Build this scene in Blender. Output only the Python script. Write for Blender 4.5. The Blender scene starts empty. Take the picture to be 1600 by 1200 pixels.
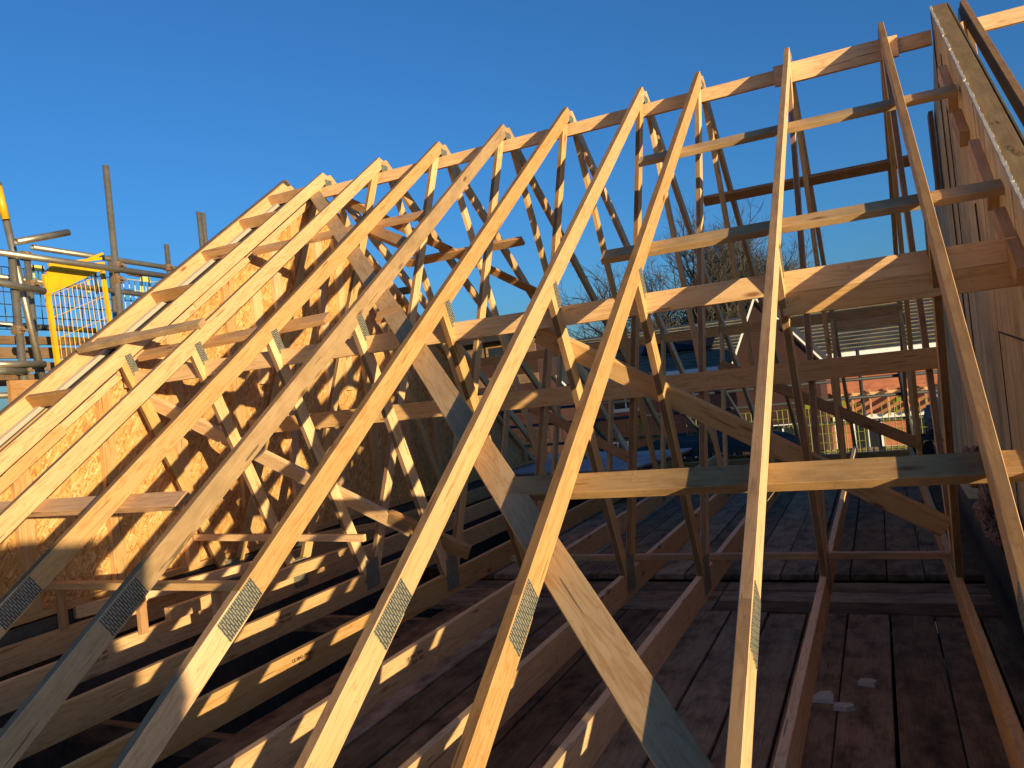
import bpy, bmesh, math, random
from mathutils import Vector, Matrix, noise
random.seed(7)
R = math.radians
scene = bpy.context.scene
COL = scene.collection

# ------------------------------------------------------------------ camera
RT = Vector((0.90045745, 0.42193271, -0.10558957))
UP = Vector((0.10052524, 0.03430298, 0.99434299))
FW = Vector((-0.42316787, 0.90597797, 0.01152652))
CP = Vector((0.357, -6.055, -2.297)); FPX = 1221.5
cam = bpy.data.objects.new('camera', bpy.data.cameras.new('camera')); COL.objects.link(cam)
cam.matrix_world = Matrix(((RT.x, UP.x, -FW.x, CP.x), (RT.y, UP.y, -FW.y, CP.y), (RT.z, UP.z, -FW.z, CP.z), (0, 0, 0, 1)))
cam.data.sensor_width = 36; cam.data.lens = FPX / 1600 * 36
cam.data.clip_start = .02; cam.data.clip_end = 2000
scene.camera = cam

# ------------------------------------------------------------------ light
SUN = Vector((1.58, -1.0, .17)).normalized()           # towards the sun
sl = bpy.data.lights.new('sun', 'SUN'); sl.energy = 4.1; sl.angle = R(.5); sl.color = (1, .81, .50)
so = bpy.data.objects.new('sun', sl); COL.objects.link(so)
so.rotation_mode = 'QUATERNION'; so.rotation_quaternion = SUN.to_track_quat('Z', 'Y'); so.location = (30, -30, 20)
world = bpy.data.worlds.new("World"); scene.world = world; world.use_nodes = True
wn = world.node_tree.nodes; wl = world.node_tree.links
sky = wn.new('ShaderNodeTexSky'); sky.sky_type = 'NISHITA'; sky.sun_disc = False
sky.sun_elevation = math.asin(SUN.z); sky.sun_rotation = math.atan2(SUN.x, SUN.y)
sky.air_density = 1.0; sky.dust_density = 1.2; sky.ozone_density = 5.2; sky.altitude = 100
bg = wn['Background']; bg.inputs['Strength'].default_value = .15
wl.new(sky.outputs[0], bg.inputs[0])
scene.view_settings.view_transform = 'Standard'; scene.view_settings.look = 'None'
scene.view_settings.gamma = 1; scene.view_settings.use_curve_mapping = False
scene.view_settings.exposure = .78

# ------------------------------------------------------------------ key dimensions (metres, ridge of the truss roof at y=0 z=0)
TAN = 0.71026; PITCH = math.atan(TAN); SN, CS = math.sin(PITCH), math.cos(PITCH)
ZC = -3.41                                             # top of the bottom chords
XT = {1: -4.188, 2: -3.546, 3: -2.915, 4: -2.285, 5: -1.710, 6: -1.083, 7: -.639, 8: 0.0, 9: .612, 10: 1.105}
def ray(u, v): return RT * (u - 800) + UP * (600 - v) + FW * FPX
def atx(u, v, x): r = ray(u, v); return CP + r * ((x - CP.x) / r.x)
def aty(u, v, y): r = ray(u, v); return CP + r * ((y - CP.y) / r.y)
def atz(u, v, z): r = ray(u, v); return CP + r * ((z - CP.z) / r.z)
NR = Vector((0, -SN, CS)); NF = Vector((0, SN, CS))
def atr(u, v, off=0, n=NR): r = ray(u, v); return CP + r * ((off - CP.dot(n)) / r.dot(n))

# ------------------------------------------------------------------ node helpers
def new_mat(name):
    m = bpy.data.materials.new(name); m.use_nodes = True
    nt = m.node_tree; b = nt.nodes['Principled BSDF']
    return m, nt, b
def N(nt, t, **k):
    n = nt.nodes.new(t)
    for a, v in k.items():
        if a.startswith('i_'):
            key = a[2:]; key = int(key) if key.isdigit() else key.replace('_', ' ')
            n.inputs[key].default_value = v
        else: setattr(n, a, v)
    return n
def L(nt, a, b): nt.links.new(a, b)
def ramp(nt, fac, stops):
    r = nt.nodes.new('ShaderNodeValToRGB'); el = r.color_ramp.elements
    while len(el) < len(stops): el.new(.5)
    for e, (p, c) in zip(el, stops): e.position = p; e.color = (*c, 1) if len(c) == 3 else c
    L(nt, fac, r.inputs[0]); return r.outputs[0]
def mix(nt, fac, a, b, mode='MIX'):
    m = N(nt, 'ShaderNodeMix', data_type='RGBA', blend_type=mode)
    if isinstance(fac, (int, float)): m.inputs[0].default_value = fac
    else: L(nt, fac, m.inputs[0])
    for i, s in ((6, a), (7, b)):
        if isinstance(s, tuple): m.inputs[i].default_value = (*s, 1)
        else: L(nt, s, m.inputs[i])
    return m.outputs[2]
def coords(nt, scale=(1, 1, 1), rnd=40, rot=(0, 0, 0)):
    tc = N(nt, 'ShaderNodeTexCoord'); mp = N(nt, 'ShaderNodeMapping')
    oi = N(nt, 'ShaderNodeObjectInfo'); mu = N(nt, 'ShaderNodeMath', operation='MULTIPLY'); mu.inputs[1].default_value = rnd
    L(nt, oi.outputs['Random'], mu.inputs[0]); ad = N(nt, 'ShaderNodeVectorMath', operation='ADD')
    L(nt, tc.outputs['Object'], ad.inputs[0]); L(nt, mu.outputs[0], ad.inputs[1])
    L(nt, ad.outputs[0], mp.inputs[0]); mp.inputs['Scale'].default_value = scale; mp.inputs['Rotation'].default_value = rot
    return mp.outputs[0], oi
def bump(nt, b, h, strength=.3, dist=.002):
    n = N(nt, 'ShaderNodeBump'); n.inputs['Strength'].default_value = strength; n.inputs['Distance'].default_value = dist
    L(nt, h, n.inputs['Height']); L(nt, n.outputs[0], b.inputs['Normal'])

def wood(name, base, dark, stain=.35, stain_col=(.16, .10, .055), knots=True, rough=.62, var=.22, grain=1.0):
    """sawn timber, grain along the object's own X axis"""
    m, nt, b = new_mat(name)
    v1, oi = coords(nt, (1.6, 38, 38)); v2, _ = coords(nt, (.8, 9, 9)); v3, _ = coords(nt, (5, 9, 9)); v4, _ = coords(nt, (1, 1, 1))
    n1 = N(nt, 'ShaderNodeTexNoise'); n1.inputs['Scale'].default_value = 3.2; n1.inputs['Detail'].default_value = 6; L(nt, v1, n1.inputs[0])
    n2 = N(nt, 'ShaderNodeTexNoise'); n2.inputs['Scale'].default_value = 2.2; n2.inputs['Detail'].default_value = 3; n2.inputs['Distortion'].default_value = 1.2; L(nt, v2, n2.inputs[0])
    wv = N(nt, 'ShaderNodeMath', operation='MULTIPLY'); wv.inputs[1].default_value = 34; L(nt, n2.outputs[0], wv.inputs[0])
    sn = N(nt, 'ShaderNodeMath', operation='SINE'); L(nt, wv.outputs[0], sn.inputs[0])
    rings = N(nt, 'ShaderNodeMapRange'); rings.inputs[1].default_value = -1; L(nt, sn.outputs[0], rings.inputs[0])
    c = mix(nt, n1.outputs[0], base, dark)
    r2 = ramp(nt, rings.outputs[0], [(.0, (1, 1, 1)), (.75, (.97, .95, .92)), (1, (.78, .68, .56))])
    c = mix(nt, .75 * grain, c, r2, 'MULTIPLY')
    # stains / weather patches
    n3 = N(nt, 'ShaderNodeTexNoise'); n3.inputs['Scale'].default_value = .9; n3.inputs['Detail'].default_value = 7; n3.inputs['Roughness'].default_value = .65; L(nt, v3, n3.inputs[0])
    f = ramp(nt, n3.outputs[0], [(.42, (0, 0, 0)), (.68, (1, 1, 1))])
    fm = N(nt, 'ShaderNodeMath', operation='MULTIPLY'); fm.inputs[1].default_value = stain; L(nt, f, fm.inputs[0])
    c = mix(nt, fm.outputs[0], c, stain_col)
    # drying checks: rare long thin dark splits along the grain
    v7, _ = coords(nt, (2.4, 42, 42)); n7 = N(nt, 'ShaderNodeTexNoise'); n7.inputs['Scale'].default_value = 1.3; n7.inputs['Detail'].default_value = 1; L(nt, v7, n7.inputs[0])
    ck = ramp(nt, n7.outputs[0], [(.735, (0, 0, 0)), (.755, (.8, .8, .8))])
    c = mix(nt, ck, c, tuple(x * .3 for x in dark))
    # dust specks
    n5 = N(nt, 'ShaderNodeTexNoise'); n5.inputs['Scale'].default_value = 60; n5.inputs['Detail'].default_value = 3; L(nt, v4, n5.inputs[0])
    sp = ramp(nt, n5.outputs[0], [(.30, (1, 1, 1)), (.36, (0, 0, 0))])
    sm = N(nt, 'ShaderNodeMath', operation='MULTIPLY'); sm.inputs[1].default_value = .35; L(nt, sp, sm.inputs[0])
    c = mix(nt, sm.outputs[0], c, tuple(x * .5 for x in dark))
    if knots:
        v6, _ = coords(nt, (2.2, 7.5, 7.5))
        vo = N(nt, 'ShaderNodeTexVoronoi'); vo.inputs['Scale'].default_value = 1.0; L(nt, v6, vo.inputs[0])
        kf = ramp(nt, vo.outputs['Distance'], [(.045, (1, 1, 1)), (.075, (.55, .55, .55)), (.13, (0, 0, 0))])
        c = mix(nt, kf, c, (dark[0] * .42, dark[1] * .30, dark[2] * .26))
    # piece to piece difference
    hv = N(nt, 'ShaderNodeHueSaturation'); L(nt, c, hv.inputs['Color'])
    mr = N(nt, 'ShaderNodeMapRange'); mr.inputs[3].default_value = 1 - var; mr.inputs[4].default_value = 1 + var * .5; L(nt, oi.outputs['Random'], mr.inputs[0])
    L(nt, mr.outputs[0], hv.inputs['Value'])
    ms = N(nt, 'ShaderNodeMapRange'); ms.inputs[3].default_value = 1.1; ms.inputs[4].default_value = .9; L(nt, oi.outputs['Random'], ms.inputs[0]); L(nt, ms.outputs[0], hv.inputs['Saturation'])
    L(nt, hv.outputs[0], b.inputs['Base Color'])
    b.inputs['Roughness'].default_value = rough; b.inputs['Specular IOR Level'].default_value = .3
    bump(nt, b, n1.outputs[0], .35, .0012)
    return m

def simple(name, col, rough=.6, metal=0, nscale=30, namt=.25, bmp=.2, spec=.5, stain=None):
    m, nt, b = new_mat(name); v, oi = coords(nt)
    n = N(nt, 'ShaderNodeTexNoise'); n.inputs['Scale'].default_value = nscale; n.inputs['Detail'].default_value = 6; L(nt, v, n.inputs[0])
    c = mix(nt, n.outputs[0], tuple(x * (1 - namt) for x in col), tuple(min(1, x * (1 + namt)) for x in col))
    if stain:
        n2 = N(nt, 'ShaderNodeTexNoise'); n2.inputs['Scale'].default_value = stain[2]; n2.inputs['Detail'].default_value = 8; n2.inputs['Roughness'].default_value = .7; L(nt, v, n2.inputs[0])
        f = ramp(nt, n2.outputs[0], [(.45, (0, 0, 0)), (.65, (stain[1],) * 3)])
        c = mix(nt, f, c, stain[0])
    L(nt, c, b.inputs['Base Color']); b.inputs['Roughness'].default_value = rough; b.inputs['Metallic'].default_value = metal
    b.inputs['Specular IOR Level'].default_value = spec
    bump(nt, b, n.outputs[0], bmp, .002)
    return m

M = {}
M['pine'] = wood('pine', (.80, .52, .25), (.62, .36, .155), .25, (.46, .26, .11))
M['pine_web'] = wood('pine_web', (.86, .59, .28), (.69, .42, .17), .2, (.50, .30, .12))
M['pine_rafter'] = wood('pine_rafter', (.82, .525, .26), (.65, .375, .16), .16, (.48, .29, .13))
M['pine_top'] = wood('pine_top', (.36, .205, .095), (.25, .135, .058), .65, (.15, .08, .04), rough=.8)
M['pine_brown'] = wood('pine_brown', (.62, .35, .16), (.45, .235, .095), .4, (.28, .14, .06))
M['pine_old'] = wood('pine_old', (.62, .42, .225), (.42, .265, .125), .7, (.30, .19, .09), grain=.6)
M['pine_green'] = wood('pine_green', (.56, .35, .16), (.35, .205, .085), .8, (.20, .115, .05), grain=.6)
M['deck'] = wood('deck', (.40, .245, .125), (.24, .14, .068), .95, (.07, .036, .017), knots=False, rough=.85, var=.75)
M['deck_grey'] = wood('deck_grey', (.44, .33, .20), (.28, .20, .115), .9, (.10, .06, .034), knots=False, rough=.85, var=.5)
M['ply'] = wood('ply', (.62, .44, .27), (.48, .31, .17), .45, (.34, .18, .085), knots=False)
M['wall_cap'] = wood('wall_cap', (.30, .20, .105), (.21, .135, .065), .7, (.14, .085, .04), knots=False, rough=.85)
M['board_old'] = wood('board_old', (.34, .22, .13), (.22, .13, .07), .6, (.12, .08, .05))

# galvanised tube / sheet
M['galv'] = simple('galv', (.43, .38, .28), .42, .75, 26, .3, .15, stain=((.22, .15, .09), .5, 4))
M['galv_dark'] = simple('galv_dark', (.03, .032, .034), .6, .1, 20, .3, .15)  # near-black so the far scaffold's shade sits in its colour
M['rust'] = simple('rust', (.24, .155, .09), .8, .3, 60, .45, .5)
M['yellow'] = simple('yellow', (.78, .43, .010), .38, 0, 8, .08, .05, stain=((.30, .17, .04), .35, 9))
M['yellow_pale'] = simple('yellow_pale', (.62, .55, .13), .5, 0, 8, .15, .05)
M['olive'] = simple('olive', (.22, .24, .02), .5, 0, 8, .15, .05)
M['white'] = simple('white', (.78, .76, .70), .5, 0, 8, .06, .03)
M['upvc'] = simple('upvc', (.86, .85, .80), .35, 0, 6, .04, .02)
M['glass_dark'] = simple('glass_dark', (.02, .024, .03), .06, 0, 2, .1, 0)
M['solar'] = simple('solar', (.008, .009, .016), .7, 0, 2, .1, 0, spec=.1)
M['slate_shaded'] = simple('slate_shaded', (.02, .02, .022), .8, 0, 9, .4, .4)  # gable roof slabs, shade put into the near-black colour
M['dark'] = simple('dark', (.018, .016, .015), .9, 0, 12, .5, .3)
M['tarp'] = simple('tarp', (.03, .045, .045), .8, 0, 9, .35, .6, spec=.15)
M['membrane'] = simple('membrane', (.50, .44, .33), .5, 0, 14, .1, .1)
M['gypsum'] = simple('gypsum', (.50, .37, .34), .8, 0, 16, .15, .1, stain=((.22, .17, .19), .6, 3))
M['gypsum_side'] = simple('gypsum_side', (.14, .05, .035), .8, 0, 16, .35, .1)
M['mortar_bit'] = simple('mortar_bit', (.50, .44, .35), .9, 0, 35, .25, .6)
M['ink'] = simple('ink', (.05, .03, .02), .8, 0, 200, .5, 0)
M['ink_soft'] = simple('ink_soft', (.20, .10, .045), .8, 0, 200, .4, 0)
M['red_paint'] = simple('red_paint', (.78, .03, .07), .6, 0, 60, .4, .1)
M['orange_paint'] = simple('orange_paint', (.80, .13, .05), .6, 0, 60, .4, .1)
M['wool'] = simple('wool', (.36, .235, .165), .95, 0, 55, .55, 1, spec=.1, stain=((.12, .07, .05), .7, 14))
M['wool_grey'] = simple('wool_grey', (.22, .22, .24), .95, 0, 55, .5, 1, spec=.1)
M['bark'] = simple('bark', (.055, .046, .034), .9, 0, 12, .35, .4)
M['ground'] = simple('ground', (.10, .085, .055), .95, 0, 1.2, .5, .4, stain=((.05, .075, .025), .8, .25))
M['block'] = simple('block', (.10, .085, .065), .95, 0, 22, .5, .8, stain=((.035, .042, .022), .7, 3))

def mat_osb():
    m, nt, b = new_mat('osb'); tc = N(nt, 'ShaderNodeTexCoord'); cols = []; hs = []
    last = None
    for i, (ang, sc) in enumerate(((.3, 1), (1.25, 1.1), (2.2, .9))):
        mp = N(nt, 'ShaderNodeMapping'); mp.inputs['Rotation'].default_value = (ang, 0, 0); mp.inputs['Location'].default_value = (0, i * 3.3, i)
        L(nt, tc.outputs['Object'], mp.inputs[0])
        m2 = N(nt, 'ShaderNodeMapping'); m2.inputs['Scale'].default_value = (1, 20 * sc, 95 * sc); L(nt, mp.outputs[0], m2.inputs[0])
        v = N(nt, 'ShaderNodeTexVoronoi'); v.inputs['Scale'].default_value = 1; L(nt, m2.outputs[0], v.inputs[0])
        sep = N(nt, 'ShaderNodeSeparateColor'); L(nt, v.outputs['Color'], sep.inputs[0])
        col = ramp(nt, sep.outputs[0], [(0, (.38, .17, .045)), (.3, (.58, .29, .08)), (.6, (.68, .37, .115)), (.85, (.76, .45, .16)), (1, (.85, .57, .27))])
        if last is None: last = col
        else:
            f = N(nt, 'ShaderNodeMath', operation='GREATER_THAN'); f.inputs[1].default_value = .5; L(nt, sep.outputs[1], f.inputs[0])
            last = mix(nt, f.outputs[0], last, col)
    n = N(nt, 'ShaderNodeTexNoise'); n.inputs['Scale'].default_value = 1.6; n.inputs['Detail'].default_value = 3; L(nt, tc.outputs['Object'], n.inputs[0])
    c = mix(nt, .5, last, ramp(nt, n.outputs[0], [(.35, (.72, .66, .6)), (.6, (1, 1, 1))]), 'MULTIPLY')
    L(nt, c, b.inputs['Base Color']); b.inputs['Roughness'].default_value = .6
    bump(nt, b, c, .5, .002)
    return m
M['osb'] = mat_osb()

def mat_plate():
    """punched metal plate: staggered slots, plate lies in the object's local YZ plane, length along Y"""
    m, nt, b = new_mat('punched_plate'); tc = N(nt, 'ShaderNodeTexCoord'); sp = N(nt, 'ShaderNodeSeparateXYZ'); L(nt, tc.outputs['Object'], sp.inputs[0])
    cb = N(nt, 'ShaderNodeCombineXYZ'); L(nt, sp.outputs[1], cb.inputs[1]); L(nt, sp.outputs[2], cb.inputs[0])
    mp = N(nt, 'ShaderNodeMapping'); mp.inputs['Scale'].default_value = (1, 1, 1); L(nt, cb.outputs[0], mp.inputs[0])
    br = N(nt, 'ShaderNodeTexBrick'); br.inputs['Scale'].default_value = 1; br.inputs['Brick Width'].default_value = .034; br.inputs['Row Height'].default_value = .0098
    br.inputs['Mortar Size'].default_value = .0036; br.inputs['Mortar Smooth'].default_value = .15
    br.inputs['Color1'].default_value = (0, 0, 0, 1); br.inputs['Color2'].default_value = (0, 0, 0, 1); br.inputs['Mortar'].default_value = (1, 1, 1, 1)
    L(nt, mp.outputs[0], br.inputs[0])
    n = N(nt, 'ShaderNodeTexNoise'); n.inputs['Scale'].default_value = 25; n.inputs['Detail'].default_value = 4; L(nt, tc.outputs['Object'], n.inputs[0])
    met = ramp(nt, n.outputs[0], [(.3, (.10, .11, .10)), (.7, (.20, .21, .19))])
    c = mix(nt, br.outputs[0], (.72, .62, .38), met)
    # only a thin part of each slot is the bright tooth
    L(nt, c, b.inputs['Base Color']); b.inputs['Metallic'].default_value = .45; b.inputs['Roughness'].default_value = .45
    bump(nt, b, br.outputs[0], .9, .003)
    return m
M['plate'] = mat_plate()

def mat_brick(name, c1, c2, mort, axis='xz'):
    m, nt, b = new_mat(name); tc = N(nt, 'ShaderNodeTexCoord'); sp = N(nt, 'ShaderNodeSeparateXYZ'); L(nt, tc.outputs['Object'], sp.inputs[0])
    cb = N(nt, 'ShaderNodeCombineXYZ'); L(nt, sp.outputs[0 if axis == 'xz' else 1], cb.inputs[0]); L(nt, sp.outputs[2], cb.inputs[1])
    br = N(nt, 'ShaderNodeTexBrick'); br.inputs['Scale'].default_value = 1; br.inputs['Brick Width'].default_value = .225; br.inputs['Row Height'].default_value = .075
    br.inputs['Mortar Size'].default_value = .006; br.inputs['Color1'].default_value = (*c1, 1); br.inputs['Color2'].default_value = (*c2, 1); br.inputs['Mortar'].default_value = (*mort, 1)
    L(nt, cb.outputs[0], br.inputs[0])
    n = N(nt, 'ShaderNodeTexNoise'); n.inputs['Scale'].default_value = 1.5; n.inputs['Detail'].default_value = 5; L(nt, tc.outputs['Object'], n.inputs[0])
    c = mix(nt, .7, br.outputs[0], ramp(nt, n.outputs[0], [(.3, (.7, .7, .7)), (.7, (1.15, 1.1, 1.05))]), 'MULTIPLY')
    L(nt, c, b.inputs['Base Color']); b.inputs['Roughness'].default_value = .9; bump(nt, b, br.outputs[1], -.4, .01)
    return m
M['brick'] = mat_brick('brick', (.52, .17, .085), (.40, .12, .06), (.30, .20, .13))
M['brick_shaded'] = mat_brick('brick_shaded', (.05, .014, .010), (.034, .010, .008), (.03, .018, .014))  # red brick of the nearer houses, shade put into its colour

def mat_wallpanel():
    m, nt, b = new_mat('panel_board'); tc = N(nt, 'ShaderNodeTexCoord')
    mp = N(nt, 'ShaderNodeMapping'); mp.inputs['Scale'].default_value = (6, 7, .8); L(nt, tc.outputs['Object'], mp.inputs[0])
    n = N(nt, 'ShaderNodeTexNoise'); n.inputs['Scale'].default_value = 1.4; n.inputs['Detail'].default_value = 8; n.inputs['Roughness'].default_value = .6; n.inputs['Distortion'].default_value = .4; L(nt, mp.outputs[0], n.inputs[0])
    n2 = N(nt, 'ShaderNodeTexNoise'); n2.inputs['Scale'].default_value = 3.2; n2.inputs['Detail'].default_value = 8; n2.inputs['Roughness'].default_value = .7; L(nt, tc.outputs['Object'], n2.inputs[0])
    c = ramp(nt, n.outputs[0], [(.30, (.30, .215, .105)), (.42, (.55, .43, .22)), (.58, (.70, .58, .32)), (.72, (.82, .70, .41))])
    c = mix(nt, ramp(nt, n2.outputs[0], [(.50, (0, 0, 0)), (.70, (.75, .75, .75))]), c, (.34, .235, .13))
    n4 = N(nt, 'ShaderNodeTexNoise'); n4.inputs['Scale'].default_value = 38; n4.inputs['Detail'].default_value = 4; L(nt, tc.outputs['Object'], n4.inputs[0])
    c = mix(nt, ramp(nt, n4.outputs[0], [(.28, (.5, .5, .5)), (.36, (0, 0, 0))]), c, (.10, .06, .035))
    L(nt, c, b.inputs['Base Color']); b.inputs['Roughness'].default_value = .8; bump(nt, b, n.outputs[0], .5, .004)
    return m
M['wallpanel'] = mat_wallpanel()

def mat_tiles():
    m, nt, b = new_mat('roof_tiles'); tc = N(nt, 'ShaderNodeTexCoord')
    mp = N(nt, 'ShaderNodeMapping'); L(nt, tc.outputs['Object'], mp.inputs[0])
    n = N(nt, 'ShaderNodeTexNoise'); n.inputs['Scale'].default_value = 1.1; n.inputs['Detail'].default_value = 6; L(nt, mp.outputs[0], n.inputs[0])
    m2 = N(nt, 'ShaderNodeMapping'); m2.inputs['Scale'].default_value = (3, 3, 3); L(nt, tc.outputs['Object'], m2.inputs[0])
    n3 = N(nt, 'ShaderNodeTexVoronoi'); n3.inputs['Scale'].default_value = 1.3; L(nt, m2.outputs[0], n3.inputs[0])
    c = ramp(nt, n.outputs[0], [(.35, (.040, .036, .025)), (.65, (.10, .088, .058))])
    c = mix(nt, .3, c, n3.outputs['Color'], 'OVERLAY')
    L(nt, c, b.inputs['Base Color']); b.inputs['Roughness'].default_value = .55
    return m
M['tiles'] = mat_tiles()
M['tile_edge_lit'] = simple('tile_edge_lit', (.23, .19, .11), .7, 0, 6, .6, .1)  # course fronts paler than the tiles: sunlit edges painted in

# ------------------------------------------------------------------ object helpers
def link(o, parent=None):
    COL.objects.link(o)
    if parent is not None: o.parent = parent
    return o
def tag(o, label=None, cat=None, group=None, kind=None):
    if label: o['label'] = label
    if cat: o['category'] = cat
    if group: o['group'] = group
    if kind: o['kind'] = kind
    return o
def empty(name, loc, label, cat, group=None):
    o = bpy.data.objects.new(name, None); o.location = loc; o.empty_display_size = .2
    link(o); return tag(o, label, cat, group)
def mesh_obj(name, bm, mat, parent=None, mw=None, smooth=False):
    """mw = world matrix of the object"""
    me = bpy.data.meshes.new(name); bm.to_mesh(me); bm.free()
    if smooth:
        for p in me.polygons: p.use_smooth = True
    mats = mat if isinstance(mat, list) else [mat]
    for k in mats: me.materials.append(M[k] if isinstance(k, str) else k)
    o = bpy.data.objects.new(name, me); link(o, parent)
    w = mw if mw is not None else Matrix.Identity(4)
    if parent is not None:
        pl = Matrix.Translation(parent.location) if parent.parent is None and parent.rotation_euler[:] == (0, 0, 0) else WORLD[parent.name]
        o.matrix_basis = pl.inverted() @ w
    else: o.matrix_basis = w
    WORLD[o.name] = w
    return o
WORLD = {}
def frame(p0, p1, up):
    x = (p1 - p0).normalized(); z = (up - x * up.dot(x)).normalized(); y = z.cross(x)
    c = (p0 + p1) / 2
    return Matrix(((x.x, y.x, z.x, c.x), (x.y, y.y, z.y, c.y), (x.z, y.z, z.z, c.z), (0, 0, 0, 1)))
def beam_bm(length, w, h, ch=.0018, c0=0, c1=0, bow=0, twist=0, seg=1, wane=0):
    """timber along X, width w (Y), height h (Z); c0/c1 shear of the end faces (x shift per unit z)"""
    bm = bmesh.new(); hw, hh = w / 2, h / 2
    prof = [(-hw + ch, -hh), (hw - ch, -hh), (hw, -hh + ch), (hw, hh - ch), (hw - ch, hh), (-hw + ch, hh), (-hw, hh - ch), (-hw, -hh + ch)]
    rings = []
    for i in range(seg + 1):
        t = i / seg; x = (t - .5) * length
        sh = c0 if i == 0 else c1 if i == seg else 0
        bo = bow * 4 * t * (1 - t); tw = twist * (t - .5); ct, st = math.cos(tw), math.sin(tw)
        ring = []
        for (a, b2) in prof:
            jx = random.uniform(-1, 1) * wane
            ring.append(bm.verts.new((x + b2 * sh + (c0 * b2 * (1 - t) + c1 * b2 * t if 0 < i < seg else 0), a * ct - b2 * st + bo + jx, a * st + b2 * ct + jx)))
        rings.append(ring)
    for i in range(seg):
        for k in range(8):
            bm.faces.new((rings[i][k], rings[i + 1][k], rings[i + 1][(k + 1) % 8], rings[i][(k + 1) % 8]))
    bm.faces.new(rings[0]); bm.faces.new(reversed(rings[-1]))
    bmesh.ops.recalc_face_normals(bm, faces=bm.faces)
    return bm
def beam(name, p0, p1, w, h, up, mat='pine', parent=None, **k):
    p0, p1, up = Vector(p0), Vector(p1), Vector(up)
    return mesh_obj(name, beam_bm((p1 - p0).length, w, h, **k), mat, parent, frame(p0, p1, up))
def board(name, p0, p1, w, h, up, label, cat, group=None, mat='pine', **k):
    return tag(beam(name, p0, p1, w, h, up, mat, None, **k), label, cat, group)
def add_box(bm, c, s, rot=None, ch=0, mi=0):
    r = bmesh.ops.create_cube(bm, size=1); vs = r['verts']
    bmesh.ops.scale(bm, vec=s, verts=vs)
    if rot is not None: bmesh.ops.transform(bm, matrix=rot, verts=vs)
    bmesh.ops.translate(bm, vec=c, verts=vs)
    if mi:
        for f in {f for v in vs for f in v.link_faces}: f.material_index = mi
    return vs
def tube_into(bm, p0, p1, r, seg=12, hollow=False, r1=None):
    p0, p1 = Vector(p0), Vector(p1); r1 = r if r1 is None else r1
    d = (p1 - p0); q = d.to_track_quat('Z', 'Y').to_matrix()
    a = []; b = []
    for i in range(seg):
        t = 2 * math.pi * i / seg; v = Vector((math.cos(t), math.sin(t), 0))
        a.append(bm.verts.new(p0 + q @ (v * r))); b.append(bm.verts.new(p1 + q @ (v * r1)))
    for i in range(seg): bm.faces.new((a[i], a[(i + 1) % seg], b[(i + 1) % seg], b[i]))
    if seg > 4:
        if hollow:
            for ring, pt, s in ((a, p0, 1), (b, p1, -1)):
                inn = [bm.verts.new(pt + (v.co - pt) * .84) for v in ring]
                deep = [bm.verts.new(v.co + d.normalized() * .12 * s) for v in inn]
                for i in range(seg):
                    j = (i + 1) % seg
                    bm.faces.new((ring[i], ring[j], inn[j], inn[i])); bm.faces.new((inn[i], inn[j], deep[j], deep[i]))
                bm.faces.new(deep)
        else:
            bm.faces.new(list(reversed(a))); bm.faces.new(b)
def tube(name, p0, p1, r, mat, parent=None, **k):
    bm = bmesh.new(); tube_into(bm, p0, p1, r, **k); bmesh.ops.recalc_face_normals(bm, faces=bm.faces)
    o = mesh_obj(name, bm, mat, parent, None, True)
    return o
def box(name, c, s, mat, parent=None, rot=None, bev=0):
    bm = bmesh.new(); add_box(bm, (0, 0, 0), s)
    if bev: bmesh.ops.bevel(bm, geom=list(bm.edges), offset=bev, segments=1, affect='EDGES')
    w = Matrix.Translation(Vector(c)) @ (rot.to_4x4() if rot is not None else Matrix.Identity(4))
    return mesh_obj(name, bm, mat, parent, w)
def poly_prism(name, pts, thick, mat, parent=None):
    """closed polygon (Vectors, coplanar) extruded by vector thick"""
    bm = bmesh.new(); a = [bm.verts.new(p) for p in pts]; b = [bm.verts.new(Vector(p) + Vector(thick)) for p in pts]
    bm.faces.new(a); bm.faces.new(list(reversed(b))); n = len(pts)
    for i in range(n): bm.faces.new((a[i], b[i], b[(i + 1) % n], a[(i + 1) % n]))
    bmesh.ops.recalc_face_normals(bm, faces=bm.faces)
    return mesh_obj(name, bm, mat, parent)
_font_cache = {}
def text(name, s, size, mw, mat, parent, xs=1.0):
    """flat lettering; mw = world matrix with X = reading direction, Z = surface normal"""
    cu = bpy.data.curves.new(name, 'FONT'); cu.body = s; cu.size = size; cu.extrude = .0003; cu.resolution_u = 2
    t = bpy.data.objects.new(name, cu); COL.objects.link(t)
    dg = bpy.context.evaluated_depsgraph_get(); me = bpy.data.meshes.new_from_object(t.evaluated_get(dg))
    COL.objects.unlink(t); bpy.data.objects.remove(t)
    me.materials.clear(); me.materials.append(M[mat])
    o = bpy.data.objects.new(name, me); link(o, parent)
    pl = WORLD.get(parent.name, Matrix.Translation(parent.location))
    o.matrix_basis = pl.inverted() @ mw @ Matrix.Diagonal((xs, 1, 1, 1)); WORLD[o.name] = mw
    return o
def axes(x, z, loc):
    x = Vector(x).normalized(); z = Vector(z).normalized(); y = z.cross(x); loc = Vector(loc)
    return Matrix(((x.x, y.x, z.x, loc.x), (x.y, y.y, z.y, loc.y), (x.z, y.z, z.z, loc.z), (0, 0, 0, 1)))

# ================================================================== GROUND
bm = bmesh.new()
bmesh.ops.create_grid(bm, x_segments=40, y_segments=40, size=700)
tag(mesh_obj('ground', bm, 'ground', None, Matrix.Translation((0, 0, -8.8))), kind='structure')

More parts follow.
